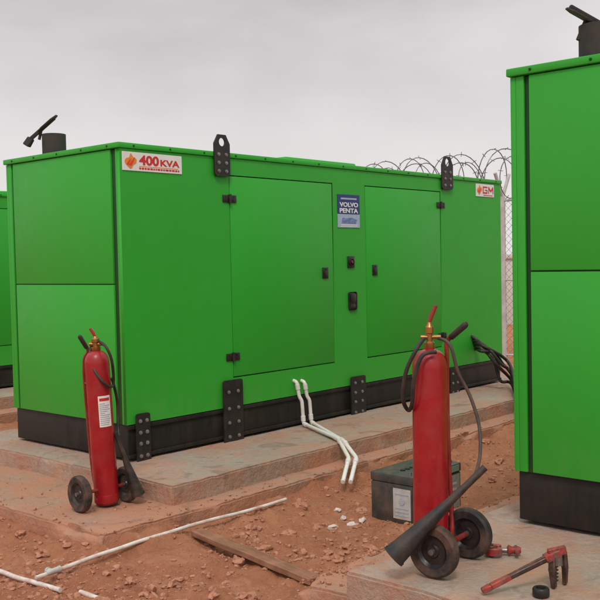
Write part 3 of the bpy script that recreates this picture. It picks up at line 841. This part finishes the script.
t = MB(); t.bar(P(553, 556, dpl), P(552.5, 572, dpl), .026, .030, .028, .004); t.bar(P(552.5, 570, dpl), Ltip, .028, .018, .026, .004)
for k in range(5): t.bar(P(555.8, 566+k*3.5, dpl), P(555.8, 567.6+k*3.5, dpl), .012, .012, .026, .001)
t.build('heel_jaw', 'darksteel', e)
t = MB(); t.bar(P(563.5, 551, dpl+.02), P(565, 568, dpl+.02), .022, .024, .026, .004); t.bar(P(565, 566, dpl+.02), Rtip, .024, .016, .024, .004)
t.build('hook_jaw', 'darksteel', e)
t = MB(); t.tube([P(558, 557, dpl-.01), P(558.5, 565, dpl-.01)], .017, 14); t.build('adjusting_nut', 'steel', e)
a = at(482, 551, ZT2+.02); c = at(521, 552, ZT2+.02); M = tool_frame(a, c, ZT2+.006); ln = (c-a).length
e = root('pipe_cutter', M.translation, 'small red pipe cutter lying on the right slab beside the extinguisher wheel', 'pipe cutter')
cp = []
for k in range(13):
    q = R(40+280*k/12); cp.append((.055+.048*math.cos(q), .048*math.sin(q)))
for k in range(12, -1, -1):
    q = R(40+280*k/12); cp.append((.055+.026*math.cos(q), .026*math.sin(q)))
t = MB(); t.prism(cp, .034, M @ Matrix.Translation((0, 0, .02)), .003); t.build('jaw_frame', 'redtool', e)
t = MB(); t.tube([M @ V((.07, 0, .02)), M @ V((.115, 0, .02))], .012, 12); t.build('screw', 'steel', e)
t = MB(); t.tube([M @ V((.112, 0, .022)), M @ V((.12, 0, .022)), M @ V((.135, 0, .022)), M @ V((ln-.01, 0, .022)), M @ V((ln, 0, .022))], [.014, .024, .016, .018, .012], 14)
t.tube([M @ V((ln-.02, -.05, .022)), M @ V((ln-.02, .05, .022))], .009, 10); t.build('handle', 'redtool', e)
for dx, dy in ((.04, .022), (.04, -.022)):
    t = MB(); q = M @ V((dx, dy, .018)); t.cyl(q-V((0, 0, .02)), q+V((0, 0, .024)), .013, None, 14); t.build('roller', 'darksteel', e)
p = at(541, 597, ZT2); t = MB(); t.lathe([(.016, 0), (.03, 0), (.034, .006), (.034, .03), (.03, .036), (.02, .036), (.018, .01), (.016, 0)], Matrix.Identity(4), 24)
o = t.build('steel_ring', 'blackmetal', None, True); o.location = (p.x, p.y, ZT2+.003); tag(o, 'small black steel ring on the right slab at the bottom edge', 'ring')

# ------------------------------------------------------------------ fence with razor wire behind
FX = 13.2; y0, y1 = -3.0, 15.0; HF = 2.55
e = root('fence', V((FX, 6, 0)), 'chain link fence with coiled razor wire on top behind the generators', 'fence')
d = ray(503, 250); py_ = d.y*(FX/d.x)
for y in [py_+3.0*i for i in range(-2, 5)]:
    t = MB(); z0 = -.2
    t.tube([(FX, y, z0), (FX, y, HF+.06)], .045, 12); t.tube([(FX, y, HF+.04), (FX-.22, y, HF+.42)], .028, 8); t.tube([(FX, y, HF+.04), (FX+.22, y, HF+.42)], .028, 8)
    t.build('post', 'postgrey', e)
t = MB()
for z in (.12, 1.3, HF): t.tube([(FX, y0, z), (FX, y1, z)], .014 if z < 2 else .02, 6)
t.build('rail', 'postgrey', e)
t = MB(); sp = .11; n = int((y1-y0+HF)/sp)
for sgn in (1, -1):
    for i in range(n):
        s_ = y0-HF+i*sp
        a_, z_a = s_, 0.05; b_, z_b = s_+HF, HF
        if a_ < y0: z_a += y0-a_; a_ = y0
        if b_ > y1: z_b -= b_-y1; b_ = y1
        if z_b <= z_a: continue
        if sgn < 0: a_, b_ = y0+y1-a_, y0+y1-b_
        t.tube([(FX+.003*sgn, a_, z_a), (FX+.003*sgn, b_, z_b)], .0028, 3, False)
t.build('wire_mesh', 'galv', e, False, False)
random.seed(4)
for cz, rad, ph in ((HF+.42, .38, 0), (HF+.36, .32, 2.1)):
    pts = []; N = 46*24
    t = MB()
    for i in range(N):
        th = 2*math.pi*i/24; y = y0+(y1-y0)*i/N + .12*math.sin(th*.5+ph) + .15*noise.noise(V((i*.03, ph, 0)))
        rr = rad*(1+.22*noise.noise(V((i*.021, 3+ph, 0))))
        pts.append(V((FX+rr*math.cos(th+ph), y, cz+.06*noise.noise(V((i*.013, ph, 5)))+rr*math.sin(th+ph))))
    t.tube(pts, .0080, 4)
    for i in range(0, N-1, 3):
        p_ = pts[i]; q_ = (pts[i+1]-p_).normalized(); nn = V((random.uniform(-1, 1), random.uniform(-1, 1), random.uniform(-1, 1))).cross(q_).normalized()
        t.tube([p_-nn*.04, p_+nn*.04], .006, 3)
    t.build('razor_wire', 'galv', e, False, False)
WX = 21.0
t = MB(); t.box((WX, -40, -.5), (WX+.2, 60, 1.62), .02); t.box((WX-.05, -40, 1.62), (WX+.25, 60, 1.74), .02)
for k in range(25): t.box((WX-.09, -39+k*4, -.5), (WX+.02, -38.7+k*4, 1.80), .02)
o = t.build('boundary_wall', 'wallfar', None, True); tag(o, 'low pale boundary wall beyond the chain link fence', 'wall')

# ------------------------------------------------------------------ sky and light
SUN_EL = R(52)
sdir = V((-.62, -.48, 0)).normalized()*math.cos(SUN_EL) + V((0, 0, math.sin(SUN_EL)))   # towards the sun
Wd = bpy.data.worlds.new('World'); S.world = Wd; Wd.use_nodes = True; nt = Wd.node_tree; nt.nodes.clear()
out = nd(nt, 'ShaderNodeOutputWorld'); bg1 = nd(nt, 'ShaderNodeBackground'); bg2 = nd(nt, 'ShaderNodeBackground'); mx = nd(nt, 'ShaderNodeMixShader')
sky = nd(nt, 'ShaderNodeTexSky', sky_type='NISHITA'); sky.sun_disc = False; sky.sun_elevation = SUN_EL
sky.sun_rotation = math.atan2(sdir.x, sdir.y); sky.dust_density = 5
nt.links.new(sky.outputs[0], bg1.inputs[0]); bg1.inputs[1].default_value = .08
tc = nd(nt, 'ShaderNodeTexCoord').outputs['Generated']
sep = nd(nt, 'ShaderNodeSeparateXYZ'); nt.links.new(tc, sep.inputs[0])
cl = noi(nt, scaled(nt, tc, (1, 1, 2.2)), 2.1, 4, .5, .4)
cl2 = noi(nt, scaled(nt, tc, (1, 1, 1.8)), 6.0, 4, .5, .3)
f1 = mul(nt, mul(nt, cl, .75), mul(nt, cl2, .25), 'ADD')
col = mixc(nt, mrange(nt, f1, .36, .62, 0, 1), (.57, .535, .545), (.82, .78, .785))
lowf = mixc(nt, mrange(nt, sep.outputs[2], .04, .27, .85, 0), col, (.92, .885, .88))
up = mixc(nt, mrange(nt, sep.outputs[2], .3, .9, 0, 1), lowf, (1.20, 1.18, 1.17))
nt.links.new(up, bg2.inputs[0]); bg2.inputs[1].default_value = 1.0
mx.inputs[0].default_value = .92
nt.links.new(bg1.outputs[0], mx.inputs[1]); nt.links.new(bg2.outputs[0], mx.inputs[2]); nt.links.new(mx.outputs[0], out.inputs[0])
sl = bpy.data.lights.new('sun', 'SUN'); sl.energy = 1.4; sl.angle = R(12); sl.color = (1, .95, .88)
so = bpy.data.objects.new('sun', sl); COL.objects.link(so); so.rotation_euler = (-sdir).to_track_quat('-Z', 'Y').to_euler()
S.view_settings.view_transform = 'Standard'; S.view_settings.look = 'None'; S.view_settings.exposure = 0
